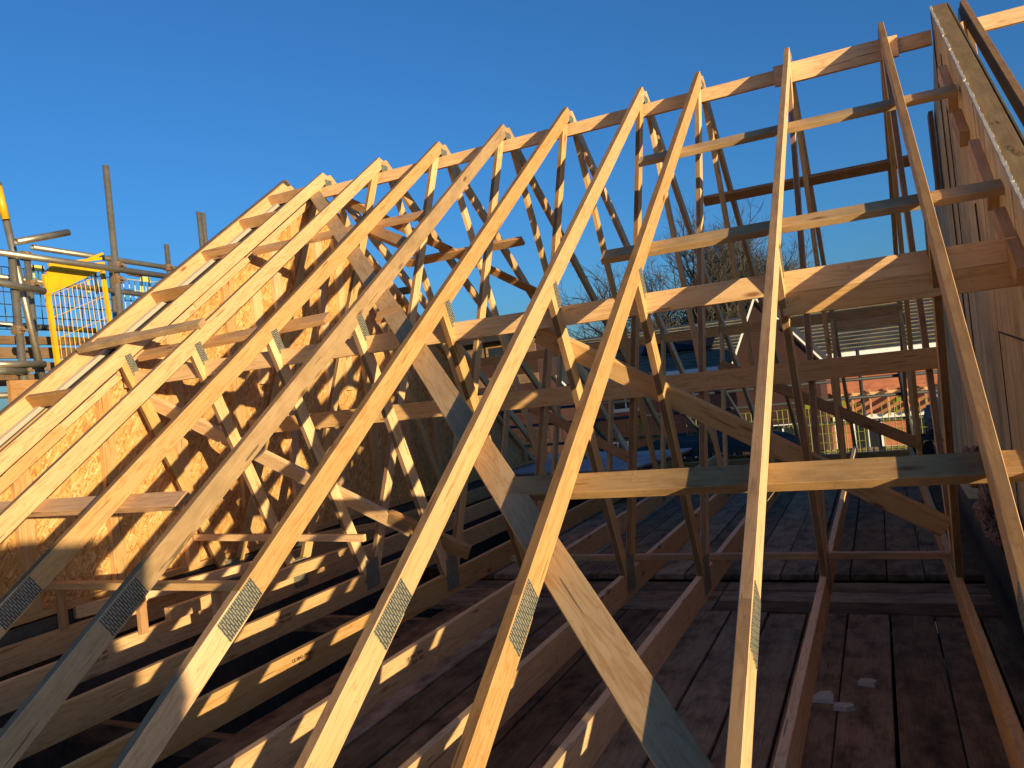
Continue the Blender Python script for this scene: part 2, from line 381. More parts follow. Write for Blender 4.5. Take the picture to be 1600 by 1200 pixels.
# ================================================================== TRUSSES
TH = .035
def sl_pt(y, off=0, side=-1):
    """point on the roof plane (near side=-1, far side=+1), off = distance along the plane's normal"""
    n = NR if side < 0 else NF
    return Vector((0, y, -abs(y) * TAN)) + n * off
def plate_obj(root, x, cy, cz, ly, lz, ang, name='nail_plate'):
    bm = bmesh.new()
    for s in (-1, 1): add_box(bm, (s * (TH / 2 + .0014), 0, 0), (.0018, ly, lz))
    rot = Matrix.Rotation(ang, 4, 'X')
    return mesh_obj(name, bm, 'plate', root, Matrix.Translation((x, cy, cz)) @ rot)
def make_truss(x, label, rafter='pine_rafter'):
    root = empty('roof_truss', (x, 0, ZC - .1), label, 'truss', 'roof trusses standing in a row')
    X = Vector((x, 0, 0)); RD = .098
    for side in (-1, 1):
        n = NR if side < 0 else NF
        a = X + Vector((0, side * .001, -RD / 2 / CS)); b = X + sl_pt(side * 4.045, -RD / 2, side); c = X + sl_pt(side * 4.95, -RD / 2, side)
        # apex plumb cut: shift of x per unit z in the local frame (local X runs a->b, i.e. down the slope)
        beam('rafter', a, b, TH, RD, n, rafter, root, c0=TAN, seg=1)
        beam('rafter', b + n * -.0015, c + n * -.0015, TH - .0006, RD + .005, n, rafter, root, c1=-.2)
        ang = PITCH if side < 0 else -PITCH
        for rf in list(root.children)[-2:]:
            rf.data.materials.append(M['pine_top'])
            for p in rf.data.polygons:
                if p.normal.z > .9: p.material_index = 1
        pc = sl_pt(side * 4.076, -RD / 2, side); plate_obj(root, x, pc.y, pc.z, .205, .088, ang)
        # webs
        t0 = Vector((x, side * .125, -.185)); t1 = Vector((x, side * 1.60, ZC)); d = (t1 - t0).normalized()
        beam('web', t0, t1, TH - .0015, .080, Vector((0, side, .4)), 'pine_web', root, seg=4, bow=random.uniform(-.004, .004))
        w0 = Vector((x, side * 2.395, -1.82)); w1 = Vector((x, side * 1.70, ZC)); dw = (w1 - w0).normalized()
        beam('web', w0, w1, TH - .002, .088, Vector((0, side, .4)), 'pine_web', root, seg=4, bow=random.uniform(-.003, .003))
        wa = math.atan2(dw.z, dw.y)
        plate_obj(root, x, side * 2.352, -1.835, .15, .058, wa)
        plate_obj(root, x, side * 1.65, ZC - .01, .145, .20, R(90) * 0)
    # apex plate rides over both rafters
    plate_obj(root, x, .012, -.148, .10, .10, R(90))
    beam('bottom_chord', Vector((x, -4.85, ZC - .0735)), Vector((x, 4.85, ZC - .0735)), TH - .001, .147, (0, 0, 1), 'pine', root, seg=6, bow=random.uniform(-.006, .006))
    return root
def copy_tree(o, parent=None):
    c = o.copy(); COL.objects.link(c); c.parent = parent
    for ch in list(o.children): copy_tree(ch, c)
    return c
TL = {
 1: 'pale timber roof truss nearest the orange board gable, just inside the gable ladder',
 2: 'clean pale roof truss, the second one out from the orange board gable',
 3: 'bright yellow roof truss left of the grey weathered one, third from the gable',
 4: 'grey mottled weathered roof truss with split and stained rafter face',
 5: 'smooth pale roof truss directly right of the grey weathered one',
 6: 'pale roof truss second left of the edge-on one, its splice plate above a dark step',
 7: 'roof truss whose rafter crosses in front of the lower end of the wide diagonal board',
 8: 'roof truss seen almost edge on, standing upright in the photo right of centre',
 9: 'roof truss leaning right with shaded brown rafter, next to the tall party wall panel',
 10: 'dark roof truss beyond the party wall panel at the top right corner'}
protoT = make_truss(XT[8], TL[8]); TR = {8: protoT}
for i in (9, 7, 6, 5, 4, 3, 2, 1, 10):
    t = copy_tree(protoT); t.location.x = XT[i]; t['label'] = TL[i]; TR[i] = t
    for c in t.children:
        c.location.x += random.uniform(-.0008, .0008)
        if i == 4 and c.name.startswith('rafter') and c.location.y < 0:
            c.data = c.data.copy(); c.data.materials[0] = M['pine_old']; c['label'] = 'grey mottled rafter with splits'
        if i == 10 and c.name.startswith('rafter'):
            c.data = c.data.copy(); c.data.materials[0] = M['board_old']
def tchild(i, o): pass

# paint marks and stamps on the webs and chords
def web_mark(i, y0, z0, y1, z1, mat, lab, side=1, w=.03):
    """thin sprayed streak on the camera-facing narrow face of the peak web of truss i"""
    bm = bmesh.new(); n = 9; L0 = Vector((0, y0, z0)); L1 = Vector((0, y1, z1)); up = Vector((0, -(z0 - z1), (y0 - y1))).normalized() * .0375
    if up.y > 0: up = -up
    pts = []
    for k in range(n + 1):
        t = k / n; c = L0.lerp(L1, t) + up; o = random.uniform(-.006, .006); ww = w * (.5 + .5 * math.sin(math.pi * min(1, t + .1))) * random.uniform(.6, .95) / 2
        pts.append((bm.verts.new((XT[i] + o - ww, c.y, c.z)), bm.verts.new((XT[i] + o + ww, c.y, c.z))))
    for a, b in zip(pts, pts[1:]): bm.faces.new((a[0], a[1], b[1], b[0]))
    o = mesh_obj('paint_mark', bm, mat, TR[i]); o['label'] = lab
def on_web(z): return -.125 - (-.185 - z) / (-.185 - ZC) * 1.475
web_mark(6, on_web(-1.95), -1.95, on_web(-2.25), -2.25, 'red_paint', 'crimson sprayed streak on the web', w=.042)
web_mark(3, on_web(-1.45), -1.45, on_web(-1.85), -1.85, 'orange_paint', 'orange red sprayed line down the web', w=.016)
for i, ys in ((3, (-2.62,)), (4, (-3.2,)), (2, (-3.35,)), (5, (-3.1,)), (6, (-2.6,))):
    for y in ys:
        mw = axes((0, 1, 0), (1, 0, 0), (XT[i] + TH / 2 + .0015, y, ZC - .045))
        text('grade_stamp', 'CE 0843  M404', .022, mw, 'ink', TR[i]); mw2 = axes((0, 1, 0), (1, 0, 0), (XT[i] + TH / 2 + .0015, y + .04, ZC - .073))
        text('grade_stamp', 'TR26  DRY', .022, mw2, 'ink', TR[i])

# ================================================================== LONG BINDERS AND BRACES
G1 = 'long battens and binders crossing the trusses'
board('ridge_binder', (-4.6, -.035, -.222), (.905, -.035, -.222), .035, .097, (0, 0, 1), 'long pale ridge binder running just under the truss peaks', 'binder', G1, seg=8, bow=.004)
board('ridge_binder', (-.105, -.072, -.232), (.70, -.072, -.232), .035, .142, (0, 0, 1), 'short deep pale board doubled on the ridge binder beside the edge-on truss', 'binder', G1)
board('ridge_binder', (1.03, -.035, -.222), (4.2, -.035, -.222), .035, .097, (0, 0, 1), 'pale ridge binder beyond the party wall at the top right corner', 'binder', G1)
def under(y, off=0.018, side=-1): return sl_pt(side * abs(y), -.098 - off, side)
def batten(y, x0, x1, label, mat='pine_old', w=.095, side=-1, th=.035, dy=0, name='batten'):
    a = under(y, th / 2 + .001, side); b = under(y + dy, th / 2 + .001, side)
    n = NR if side < 0 else NF
    return board(name, a + Vector((x0, 0, 0)), b + Vector((x1, 0, 0)), w, th, n, label, 'batten', G1, mat, seg=5, bow=random.uniform(-.004, .004), twist=random.uniform(-.03, .03))
batten(1.124, -.90, .905, 'upper brown batten under the near rafters, ending on the party wall high up')
batten(2.175, -.885, .93, 'middle weathered batten under the near rafters, below the upper one')
batten(3.585, -.875, 2.0, 'heavy dark stained batten lowest under the near rafters, right above the deck', 'pine_green')
board('binder', (-4.28, -2.325, -1.934), (.91, -2.325, -1.934), .035, .10, (0, 0, 1), 'long deep pale binder crossing the webs at mid height to the party wall', 'binder', G1, 'pine', seg=8, bow=.004)
board('binder', (.0, -2.325, -2.034), (.905, -2.325, -2.034), .036, .098, (0, 0, 1), 'second binder board fixed edge to edge below the mid height one by the party wall', 'binder', G1, 'pine')
board('binder', (-4.28, -1.205, -2.35), (.66, -1.205, -2.35), .035, .12, (0, 0, 1), 'long binder at eye height behind the webs, spotted with knots', 'binder', G1, 'pine', seg=8, bow=.005)
board('binder', (-4.28, 2.33, -1.885), (.62, 2.33, -1.885), .035, .095, (0, 0, 1), 'shaded binder on the far row of webs at mid height', 'binder', G1, 'pine', seg=6, bow=.004)
board('binder', (-.02, 2.33, -1.985), (.64, 2.33, -1.985), .036, .10, (0, 0, 1), 'second shaded board under the far binder near the party wall', 'binder', G1, 'pine')
board('binder', (-4.28, 1.21, -2.36), (-2.3, 1.21, -2.36), .035, .097, (0, 0, 1), 'short shaded far binder towards the gable', 'binder', G1, 'pine_brown')
# far slope
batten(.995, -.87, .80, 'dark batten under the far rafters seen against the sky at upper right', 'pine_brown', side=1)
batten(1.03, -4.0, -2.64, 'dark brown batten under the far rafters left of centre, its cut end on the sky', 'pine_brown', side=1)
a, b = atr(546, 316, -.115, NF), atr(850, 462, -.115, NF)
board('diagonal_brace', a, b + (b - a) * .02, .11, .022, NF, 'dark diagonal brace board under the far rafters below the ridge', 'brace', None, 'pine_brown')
# wide diagonal board under near rafters
p0 = Vector((-4.19, -.25, 0)); p1 = Vector((0.02, -4.52, 0))
for p in (p0, p1): p.z = p.y * TAN
board('diagonal_brace', p0 + NR * -.111, p1 + NR * -.111, .112, .022, NR, 'wide diagonal brace board running from the ridge at left to the bottom centre', 'brace', None, 'ply', seg=6, bow=.006)
# chevron braces behind near webs
WA = Vector((0, -2.395, -1.82)); WB = Vector((0, -1.70, ZC)); wt = (WB - WA).normalized(); nw = Vector((0, -wt.z, wt.y)).normalized()
if nw.y < 0: nw = -nw
def on_w(x, z, off=.055):
    t = (z - WA.z) / wt.z; q = WA + wt * t + nw * off; return Vector((x, q.y, q.z))
def plank_in_web_plane(name, x0, z0, x1, z1, label, w=.105, th=.035, mat='pine'):
    a, b = on_w(x0, z0), on_w(x1, z1)
    return board(name, a, b, w, th, nw, label, 'brace', None, mat, seg=4)
plank_in_web_plane('chevron_brace', -1.235, -2.02, .58, -3.19, 'knotty diagonal chevron brace behind the webs, falling right towards the party wall')
plank_in_web_plane('chevron_brace', -4.19, -2.11, -2.47, -3.13, 'diagonal chevron brace in front of the orange board gable, falling right')
plank_in_web_plane('chevron_brace', -2.60, -3.03, -2.10, -3.30, 'short stub of chevron brace just above the bottom chords', mat='pine_brown')
# far chevrons
def on_wf(x, z, off=.055):
    q = on_w(x, z, off); return Vector((x, -q.y, q.z))
nwf = Vector((0, -nw.y, nw.z))
for (x0, z0, x1, z1, lab) in ((-1.1, -2.25, .62, -3.15, 'shaded diagonal chevron brace on the far webs, falling right'), (-3.6, -2.3, -2.0, -3.15, 'shaded diagonal chevron brace on the far webs at centre left, falling right')):
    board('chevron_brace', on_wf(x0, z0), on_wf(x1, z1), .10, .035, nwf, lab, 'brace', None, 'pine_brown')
# battens lying on bottom chords
board('chord_batten', (-1.95, -1.40, ZC + .024), (.60, -1.39, ZC + .024), .045, .035, (0, 0, 1), 'long thin batten lying across the bottom chords by the web feet', 'batten', G1, 'pine_brown', seg=5, bow=.01)
board('web_batten', (-4.25, -1.90, -3.10), (-2.75, -1.90, -3.13), .035, .045, (0, 0, 1), 'thin batten nailed across the feet of the near webs left of centre', 'batten', G1, 'pine')
tr_ = empty('post_rail', (-3.5, -3.0, ZC), 'pale low rail on short posts standing on the chords at far left below the gable', 'rail')
beam('rail', (-4.27, -3.0, -3.155), (-2.69, -3.0, -3.145), .07, .04, (0, 0, 1), 'pine', tr_, seg=3, bow=.004)
for px_ in (-4.18, -3.50, -2.92): beam('post', (px_, -3.0, -3.178), (px_, -3.0, ZC - .01), .035, .045, (0, 1, 0), 'pine_brown', tr_)
# short pieces by the gable
lp = [((-4.70, -2.07), (-3.57, -1.97))]
q0, q1 = atr(126, 545, .02), atr(316, 505, .02)
board('top_batten', q0, q1, .07, .038, NR, 'greenish weathered batten laid over the gable ladder rafters', 'batten', G1, 'pine_green', seg=3, bow=.004)
def ub(u0, v0, u1, v1, label, mat='pine_brown', w=.095):
    a, b = atr(u0, v0, -.117), atr(u1, v1, -.117)
    return board('batten', a, b, w, .035, NR, label, 'batten', G1, mat, seg=3, twist=random.uniform(-.03, .03))
ub(222, 556, 512, 497, 'brown batten under the near rafters before the orange gable, free end at third truss')
ub(400, 392, 660, 336, 'brown batten under the near rafters high by the gable, cut end against the sky')
ub(-60, 800, 286, 782, 'broad red brown batten under the near rafters low at far left')

ub(590, 497, 625, 486, 'stub of brown block under the grey weathered rafter')
ub(560, 352, 640, 384, 'short brown board below the ridge beside the upper end of the wide diagonal brace')
# loose timbers on chords
def loose(u0, v0, u1, v1, label, z=ZC + .05, h=.075, w=.05):
    a, b = atz(u0, v0, z), atz(u1, v1, z)
    board('loose_timber', a, b, w, h, (0, 0, 1), label, 'timber', None, 'pine', seg=2)
loose(117, 957, 400, 884, 'loose squared timber with brown cut end lying over the chords, the left one of two')
loose(262, 960, 545, 862, 'loose squared timber lying over the chords, the right one of two')
loose(420, 850, 640, 812, 'slim loose timber lying over the chords in the shade beyond the other two', h=.05)

# ================================================================== GABLE LADDER + GABLE PANEL
gl = empty('gable_ladder', (-4.67, 0, -3.5), 'outermost rafter frame of the gable with short cross pieces, darker orange underside', 'gable ladder')
for side in (-1, 1):
    n = NR if side < 0 else NF
    a = Vector((-4.67, side * .001, -.05 / CS)); b = Vector((-4.67, side * 4.95, -4.95 * TAN)) + n * -.05
    beam('rafter', a, b, .036, .098, n, 'pine_rafter', gl, c0=TAN, seg=4)
    # felt-topped capping board on the outer rafter
    beam('capping_strip', a + Vector((-.012, 0, .0542 / CS)), b + n * .0542 + Vector((-.012, 0, 0)), .05, .008, n, 'board_old', gl, c0=TAN)
for (u, v) in ((455, 303), (365, 352), (300, 402), (222, 467), (132, 540), (30, 628)):
    p = atr(u, v, -.03); y = p.y
    c = sl_pt(y, -.052)
    beam('noggin', c + Vector((-4.651, 0, 0)), c + Vector((-4.207, 0, 0)), .036, .088, NR, 'pine_brown', gl)
for y in (-.6, -1.4, -2.4, -3.4):
    c = sl_pt(-y, -.052, 1); beam('noggin', c + Vector((-4.651, 0, 0)), c + Vector((-4.207, 0, 0)), .036, .088, NF, 'pine_brown', gl)
gp = empty('board_gable', (-4.3, 0, -3.5), 'orange oriented strand board gable panel with pale upright studs', 'gable panel')
OFF = .135 / CS
def tri(x, drop, zb=-3.33, half=None):
    yb = (-zb - drop) / TAN
    return [Vector((x, -yb, zb)), Vector((x, yb, zb)), Vector((x, 0, -drop))]
poly_prism('sheathing', tri(-4.335, .15), (.012, 0, 0), 'osb', gp)
y = -4.3
studs = []
k = 0
yy = -4.30
while yy < 4.4:
    zt = -abs(yy) * TAN - .215
    if zt > -3.2:
        beam('stud', (-4.300, yy, -3.29), (-4.300, yy, zt), .095, .045, (1, 0, 0), 'pine', gp, c1=0)
    yy += .60
for yy, z0_, z1_ in ((-.42, -1.30, -.50), (.18, -2.1, -.36), (-.98, -2.0, -1.05), (.48, -3.2, -.62)):
    beam('stud', (-4.298, yy, z0_), (-4.298, yy, z1_), .10, .047, (1, 0, 0), 'pine_web', gp)
for side in (-1, 1):
    n = NR if side < 0 else NF
    a = Vector((-4.296, 0, -.17)) ; yb = (3.33 - .17) / TAN
    b = Vector((-4.296, side * yb, -3.33))
    beam('top_plate', a + n * -.035, b + n * -.035, .047, .05, n, 'pine', gp, c0=TAN)
    beam('outer_leaf_edge', Vector((-4.60, 0, -.125)) , Vector((-4.60, side * 4.55, -.125 - 4.55 * TAN)), .05, .03, n, 'membrane', gp, c0=TAN)
    beam('cavity_strip', Vector((-4.50, 0, -.155)) , Vector((-4.50, side * 4.5, -.155 - 4.5 * TAN)), .14, .03, n, 'dark', gp, c0=TAN)
    beam('inner_leaf_edge', Vector((-4.42, 0, -.13)) , Vector((-4.42, side * 4.5, -.13 - 4.5 * TAN)), .055, .03, n, 'membrane', gp, c0=TAN)
    beam('membrane_edge', Vector((-4.335, 0, -.14)) , Vector((-4.335, side * 4.5, -.14 - 4.5 * TAN)), .05, .03, n, 'membrane', gp, c0=TAN)
beam('bottom_plate', (-4.298, -4.4, -3.312), (-4.298, 4.4, -3.312), .048, .045, (0, 0, 1), 'pine', gp)
poly_prism('outer_leaf', tri(-4.475, .17, -3.36), (.03, 0, 0), 'board_old', gp)
# stamped flat boards seen on the gable, as bracing behind the trusses
a, b = atx(-30, 760, -4.24), atx(60, 745, -4.24)
def gboard(y0, z0, y1, z1, w, lab, mat='pine'):
    return beam('gable_board', Vector((-4.266, y0, z0)), Vector((-4.266, y1, z1)), .018, w, Vector((0, -(z1 - z0), (y1 - y0))), mat, gp)
gboard(-3.55, -2.66, -2.86, -2.17, .20, '')
mwt = axes((0, CS, SN), (1, 0, 0), (-4.2555, -3.42, -2.60)); text('grade_stamp', 'CE 0843 TR26', .045, mwt, 'ink_soft', gp)
gboard(-1.70, -1.35, -1.12, -.94, .11, '')
gboard(-2.42, -1.86, -2.10, -1.62, .11, '')
# low masonry under the gable and dark void beneath
gw = empty('gable_wall', (-4.45, 0, -8.8), 'dark masonry gable wall below the board gable', 'wall')
box('masonry', (-4.45, 0, -6.07), (.3, 10.2, 5.44), 'block', gw)

# ================================================================== PARTY WALL PANEL
pw = empty('party_wall', (.965, 0, -3.4), 'tall timber faced party wall panel at right, grey beige boards with a ragged mortar edge', 'wall panel')
xf = .920
def ptz(y): return -abs(y) * TAN
pts = [Vector((xf, -5.1, ptz(5.1))), Vector((xf, -5.1, -3.72)), Vector((xf, -.02, -3.05)), Vector((xf, -.02, -.02))]
pts = [Vector((xf, -4.72, -3.40)), Vector((xf, -.0, -3.40)), Vector((xf, 0, -.012))]
pts = [Vector((xf, -4.6, -3.3)), Vector((xf, .25, -3.3)), Vector((xf, .25, -.25)), Vector((xf, 0.02, -.02))]
def wall_sheet(pts2, x=xf, th=.018, mat='wallpanel', name='face_board'):
    return poly_prism(name, [Vector((x, a, b)) for a, b in pts2], (th, 0, 0), mat, pw)
zl = lambda y: y * TAN - .012       # near slope line (y<=0)
wall_sheet([(-4.3, zl(-4.3)), (-4.3, -3.32), (-2.48, -3.28), (-2.48, zl(-2.48))])
wall_sheet([(-2.474, zl(-2.474)), (-2.474, -3.28), (-1.50, -3.20), (-1.50, -2.25), (-2.30, -2.31), (-2.30, zl(-2.30))])
wall_sheet([(-2.296, zl(-2.296)), (-2.296, -2.305), (-1.50, -2.245), (-1.50, zl(-1.50))], x=xf - .003)
wall_sheet([(-1.494, zl(-1.494)), (-1.494, -3.20), (-.36, -3.10), (-.36, zl(-.36))])
wall_sheet([(-.34, zl(-.34)), (-.34, -3.1), (.02, -3.05), (.02, -.02)], x=xf + .004)
wall_sheet([(.03, -.06), (.03, -3.3), (4.55, -3.3)], x=xf + .012)
beam('far_board', (xf - .02, .62, -.55), (xf - .02, .62, -1.15), .03, .14, (0, 1, 0), 'board_old', pw)
# top board (runs up the slope) and ragged mortar edge
beam('top_board', Vector((.968, 0.0, -.004)) + NR * -.008, Vector((.968, -4.7, -4.7 * TAN - .004)) + NR * -.008, .088, .022, NR, 'wall_cap', pw, c0=TAN, seg=4)
beam('core', Vector((.985, -.02, -.03)) + NR * -.06, Vector((.985, -4.6, -4.6 * TAN - .03)) + NR * -.06, .086, .06, NR, 'board_old', pw)
beam('outer_board', Vector((1.028, .02, -.0)) + NR * -.05, Vector((1.028, -4.7, -4.7 * TAN)) + NR * -.05, .012, .10, NR, 'block', pw)
beam('peak_stub', Vector((.965, .02, -.03)), Vector((.965, .02, -3.0)), .09, .04, (0, 1, 0), 'board_old', pw)
# side edge facing -y side of back leaf
poly_prism('back_leaf', [Vector((1.0, -4.6, -3.35)), Vector((1.0, .0, -3.35)), Vector((1.0, 0, -.06)), Vector((1.0, -4.6, -4.6 * TAN - .06))], (.02, 0, 0), 'board_old', pw)
bm = bmesh.new(); prev = None; sd = Vector((0, -CS, -SN)); k = 0
while k < 560:
    d_ = .02 + k * .0095; nz = noise.noise(Vector((d_ * 9, 0, 0))) + .6 * noise.noise(Vector((d_ * 31, 4, 0))); g_ = noise.noise(Vector((d_ * 14, 9, 1)))
    w1 = .006 + .006 * nz + random.uniform(-.002, .002); w0 = -.007 - .004 * g_; hh = .004 + .004 * abs(nz)
    if g_ > .42: w1 = w0 + .002; hh = .001
    c = Vector((xf - .002, 0, 0)) + sd * d_
    ring = [bm.verts.new(c + Vector((w0, 0, 0)) + NR * -.012), bm.verts.new(c + Vector((w0 * .9, 0, 0)) + NR * hh), bm.verts.new(c + Vector((w1, 0, 0)) + NR * (hh + .002)), bm.verts.new(c + Vector((w1 + .002, 0, 0)) + NR * -.012)]
    if prev:
        for q in range(3): bm.faces.new((prev[q], prev[q + 1], ring[q + 1], ring[q]))
    prev = ring; k += 1
bmesh.ops.recalc_face_normals(bm, faces=bm.faces)
mesh_obj('mortar_edge', bm, 'mortar_bit', pw, smooth=False)
# dark cracks / seams as thin proud battens, short blocks fixed to the face
for (y0, z0, y1, z1, w) in ((-.53, -.62, -.90, -.93, .09), (-.98, -1.02, -1.24, -1.21, .085), (-1.55, -1.33, -1.98, -1.68, .085), (-2.09, -1.76, -2.50, -2.06, .085)):
    beam('cleat', (xf - .0245, y0, z0), (xf - .0245, y1, z1), .047, w, NR, 'ply', pw)
beam('split_strip', (xf - .004, -1.18, -1.55), (xf - .004, -1.20, -1.85), .006, .02, (0, 1, 0), 'ink', pw)
beam('split_strip', (xf - .002, -.35, -.45), (xf - .002, -.345, -3.05), .006, .018, (0, 1, 0), 'ink', pw)
beam('split_strip', (xf - .002, -.02, -.25), (xf - .002, -.02, -3.0), .006, .016, (0, 1, 0), 'ink', pw)
beam('split_strip', (xf - .002, -1.497, -1.1), (xf - .002, -1.497, -3.2), .004, .008, (0, 1, 0), 'ink', pw)
beam('split_strip', (xf - .005, -2.29, -2.31), (xf - .005, -1.52, -2.25), .005, .008, (0, 0, 1), 'ink', pw)
beam('split_strip', (xf - .005, -1.95, -1.80), (xf - .005, -1.60, -1.50), .006, .012, (0, 0, 1), 'ink', pw)
def wtext(s, u, v, size, ang):
    p = atr(u, v, .004)
    xdir = Vector((1, 0, 0)); mw = axes(Vector((math.cos(ang), -math.sin(ang) * CS, -math.sin(ang) * SN)), NR, p + NR * .0008)
    text('pencil_writing', s, size, mw, 'ink_soft', pw)
wtext('SH', 1544, 196, .050, -.1)
wtext('FOREST', 1572, 228, .040, R(75))

# lower masonry party wall, wool
lw = empty('masonry_wall', (1.0, -3, -8.8), 'dark mossy block wall at bottom right below the party wall panel', 'wall')
box('blockwork', (1.03, -.3, -6.06), (.40, 9.8, 5.42), 'block', lw)
def lumpy(name, c, s, mat, label, cat, seed=0, sub=4, amp=.35, kind=None):
    bm = bmesh.new(); bmesh.ops.create_icosphere(bm, subdivisions=sub, radius=1)
    for v in bm.verts:
        d = v.co.normalized(); q = d * 2.2 + Vector((seed * 7.1, 0, 0))
        f = 1 + amp * .8 * noise.noise(q) + amp * .4 * noise.noise(q * 2.7) + amp * .3 * noise.noise(q * 8) + amp * .28 * noise.noise(q * 19) + amp * .15 * noise.noise(q * 41)
        v.co = Vector((d.x * s[0], d.y * s[1], d.z * s[2])) * f
    o = mesh_obj(name, bm, mat, None, Matrix.Translation(Vector(c)), False)
    return tag(o, label, cat)
lumpy('insulation_wool', (.86, -1.15, -3.24), (.08, .55, .12), 'wool', 'clump of torn brown mineral wool on the block wall at lower right', 'insulation', 1, 6, .5)
lumpy('insulation_wool', (.89, .1, -3.14), (.06, .35, .13), 'wool', 'smaller heap of pinkish mineral wool on the wall behind the truss webs', 'insulation', 2, 5, .5)
lumpy('insulation_wool', (1.03, 4.4, -3.12), (.22, .4, .27), 'wool_grey', 'grey bulging wool wrapped in black sheet beyond the party wall end', 'insulation', 3, 5, .3)
lumpy('insulation_wool', (.88, 4.2, -3.42), (.22, .4, .18), 'dark', 'black plastic covered bundle under the grey wool', 'bundle', 4, 4, .25)

# ================================================================== DECK BOARDS
DZ = -3.80
bc = 0
def deck(x0, x1, y0, y1, z, along='y', mat='deck', label='', group='deck boards under the trusses'):
    c0 = Vector(((x0 + x1) / 2, y0, z - .019)) if along == 'y' else Vector((x0, (y0 + y1) / 2, z - .019))
    c1 = Vector(((x0 + x1) / 2, y1, z - .019)) if along == 'y' else Vector((x1, (y0 + y1) / 2, z - .019))
    w = (x1 - x0) if along == 'y' else (y1 - y0)
    tilt = random.uniform(-.006, .006)
    o = beam('deck_board', c0 + Vector((0, 0, tilt * .3)), c1, w - random.uniform(.006, .013), .038, (tilt, tilt, 1), random.choice((mat, mat, 'deck_grey')) if mat == 'deck' else mat, None, ch=.004, seg=4, bow=random.uniform(-.004, .004))
    return tag(o, label, 'deck board', group)
x = -2.645
while x < .80:
    deck(x, x + .225, -5.9, -1.10 + random.uniform(-.01, .01), DZ + random.uniform(-.004, .004), 'y', 'deck', 'dark wet deck board running lengthwise in the nearer field below the trusses')
    x += .225
for y0 in (-1.085, -.86, -.62):
    for (a, b) in ((-3.2, -.75), (-.74, .86)):
        deck(a, b, y0, y0 + (.225 if y0 < -.7 else .22), DZ + .002, 'x', 'deck', 'dark deck board laid crosswise between the nearer and farther deck fields')
x = -3.1
while x < .80:
    deck(x, x + .225, -.36 + random.uniform(-.012, .012), 3.5, DZ + .045 + random.uniform(-.003, .003), 'y', 'deck_grey', 'grey deck board running away in the farther raised field of the deck')
    x += .225
# joists carrying deck
for y in (-5.2, -3.2, -1.3, .2, 2.4):
    board('deck_bearer', (-4.2, y, DZ - .10), (.8, y, DZ - .10), .06, .12, (0, 0, 1), 'dark bearer tube-like timber under the deck boards', 'bearer', 'bearers under the deck', 'deck')
# rubble
def chip(u, v, pts, label, h=.02):
    p = atz(u, v, DZ + .004); bm = bmesh.new()
    a = [bm.verts.new((q[0], q[1], 0)) for q in pts]; b = [bm.verts.new((q[0] * .9, q[1] * .88, h + random.uniform(-.004, .004))) for q in pts]
    bm.faces.new(list(reversed(a))); bm.faces.new(b)
    for i in range(len(pts)): j = (i + 1) % len(pts); bm.faces.new((a[i], a[j], b[j], b[i]))
    tag(mesh_obj('mortar_chip', bm, 'mortar_bit', None, Matrix.Translation(p)), label, 'debris', 'broken chips on the deck')
chip(1285, 1092, [(-.055, -.05), (.05, -.045), (.055, .0), (.035, .06), (-.01, .035)], 'largest wedge shaped pale chip on the deck, left of the three')
chip(1356, 1069, [(-.045, -.02), (.03, -.04), (.045, .01), (.02, .03), (-.03, .025)], 'pale flat chip on the deck, farthest of the three')
chip(1316, 1108, [(-.035, -.02), (.02, -.03), (.055, -.005), (.04, .025), (-.03, .03)], 'small pale chip on the deck, nearest of the three')

# floor void below (upper storey floor slab) and far eaves plate
tag(box('floor_slab', (-2, 0, -6.4), (6, 10.4, .2), 'dark'), kind='structure')
board('wall_plate', (-4.6, 4.75, ZC - .15), (.8, 4.75, ZC - .15), .1, .1, (0, 0, 1), 'long wall plate along the far eaves under the truss ends', 'wall plate')
board('wall_plate', (-4.6, -4.75, ZC - .15), (.8, -4.75, ZC - .15), .1, .1, (0, 0, 1), 'long wall plate along the near eaves under the truss ends', 'wall plate', mat='deck')
for yy, lab in ((4.78, 'dark masonry eaves wall on the far side of the roof'), (-4.78, 'dark masonry eaves wall on the near side below the truss ends')):
    e = empty('eaves_wall', (-2, yy, -8.8), lab, 'wall'); box('masonry', (-1.95, yy, -6.22), (5.2, .3, 5.1), 'block', e)

# plasterboard stack
st = empty('plasterboard_stack', (-3.6, 4.4, -3.6), 'stack of pinkish grey plasterboard sheets lying across the far chords', 'board stack')
rz = Matrix.Rotation(R(-7), 3, 'Z')
for k in range(3):
    box('sheet', (-3.55 + k * .02, 4.3 - k * .015, -3.385 + k * .016), (2.5, 2.4, .0145), 'gypsum', st, rz)
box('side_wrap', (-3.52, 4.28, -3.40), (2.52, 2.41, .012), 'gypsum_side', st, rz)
bm = bmesh.new(); bmesh.ops.create_grid(bm, x_segments=60, y_segments=30, size=1)
for v in bm.verts:
    x_, y_ = v.co.x, v.co.y; v.co = Vector((x_ * 1.25, y_ * .55, .10 * noise.noise(Vector((x_ * 2, y_ * 2, 3))) + .04 * noise.noise(Vector((x_ * 7, y_ * 6, 8))) + .25 * (1 - max(abs(x_), abs(y_)) ** 3)))
tag(mesh_obj('tarpaulin', bm, 'tarp', None, Matrix.Translation((-1.9, 5.6, -3.45)), True), 'crumpled dark blue tarpaulin beyond the plasterboard stack', 'tarpaulin')

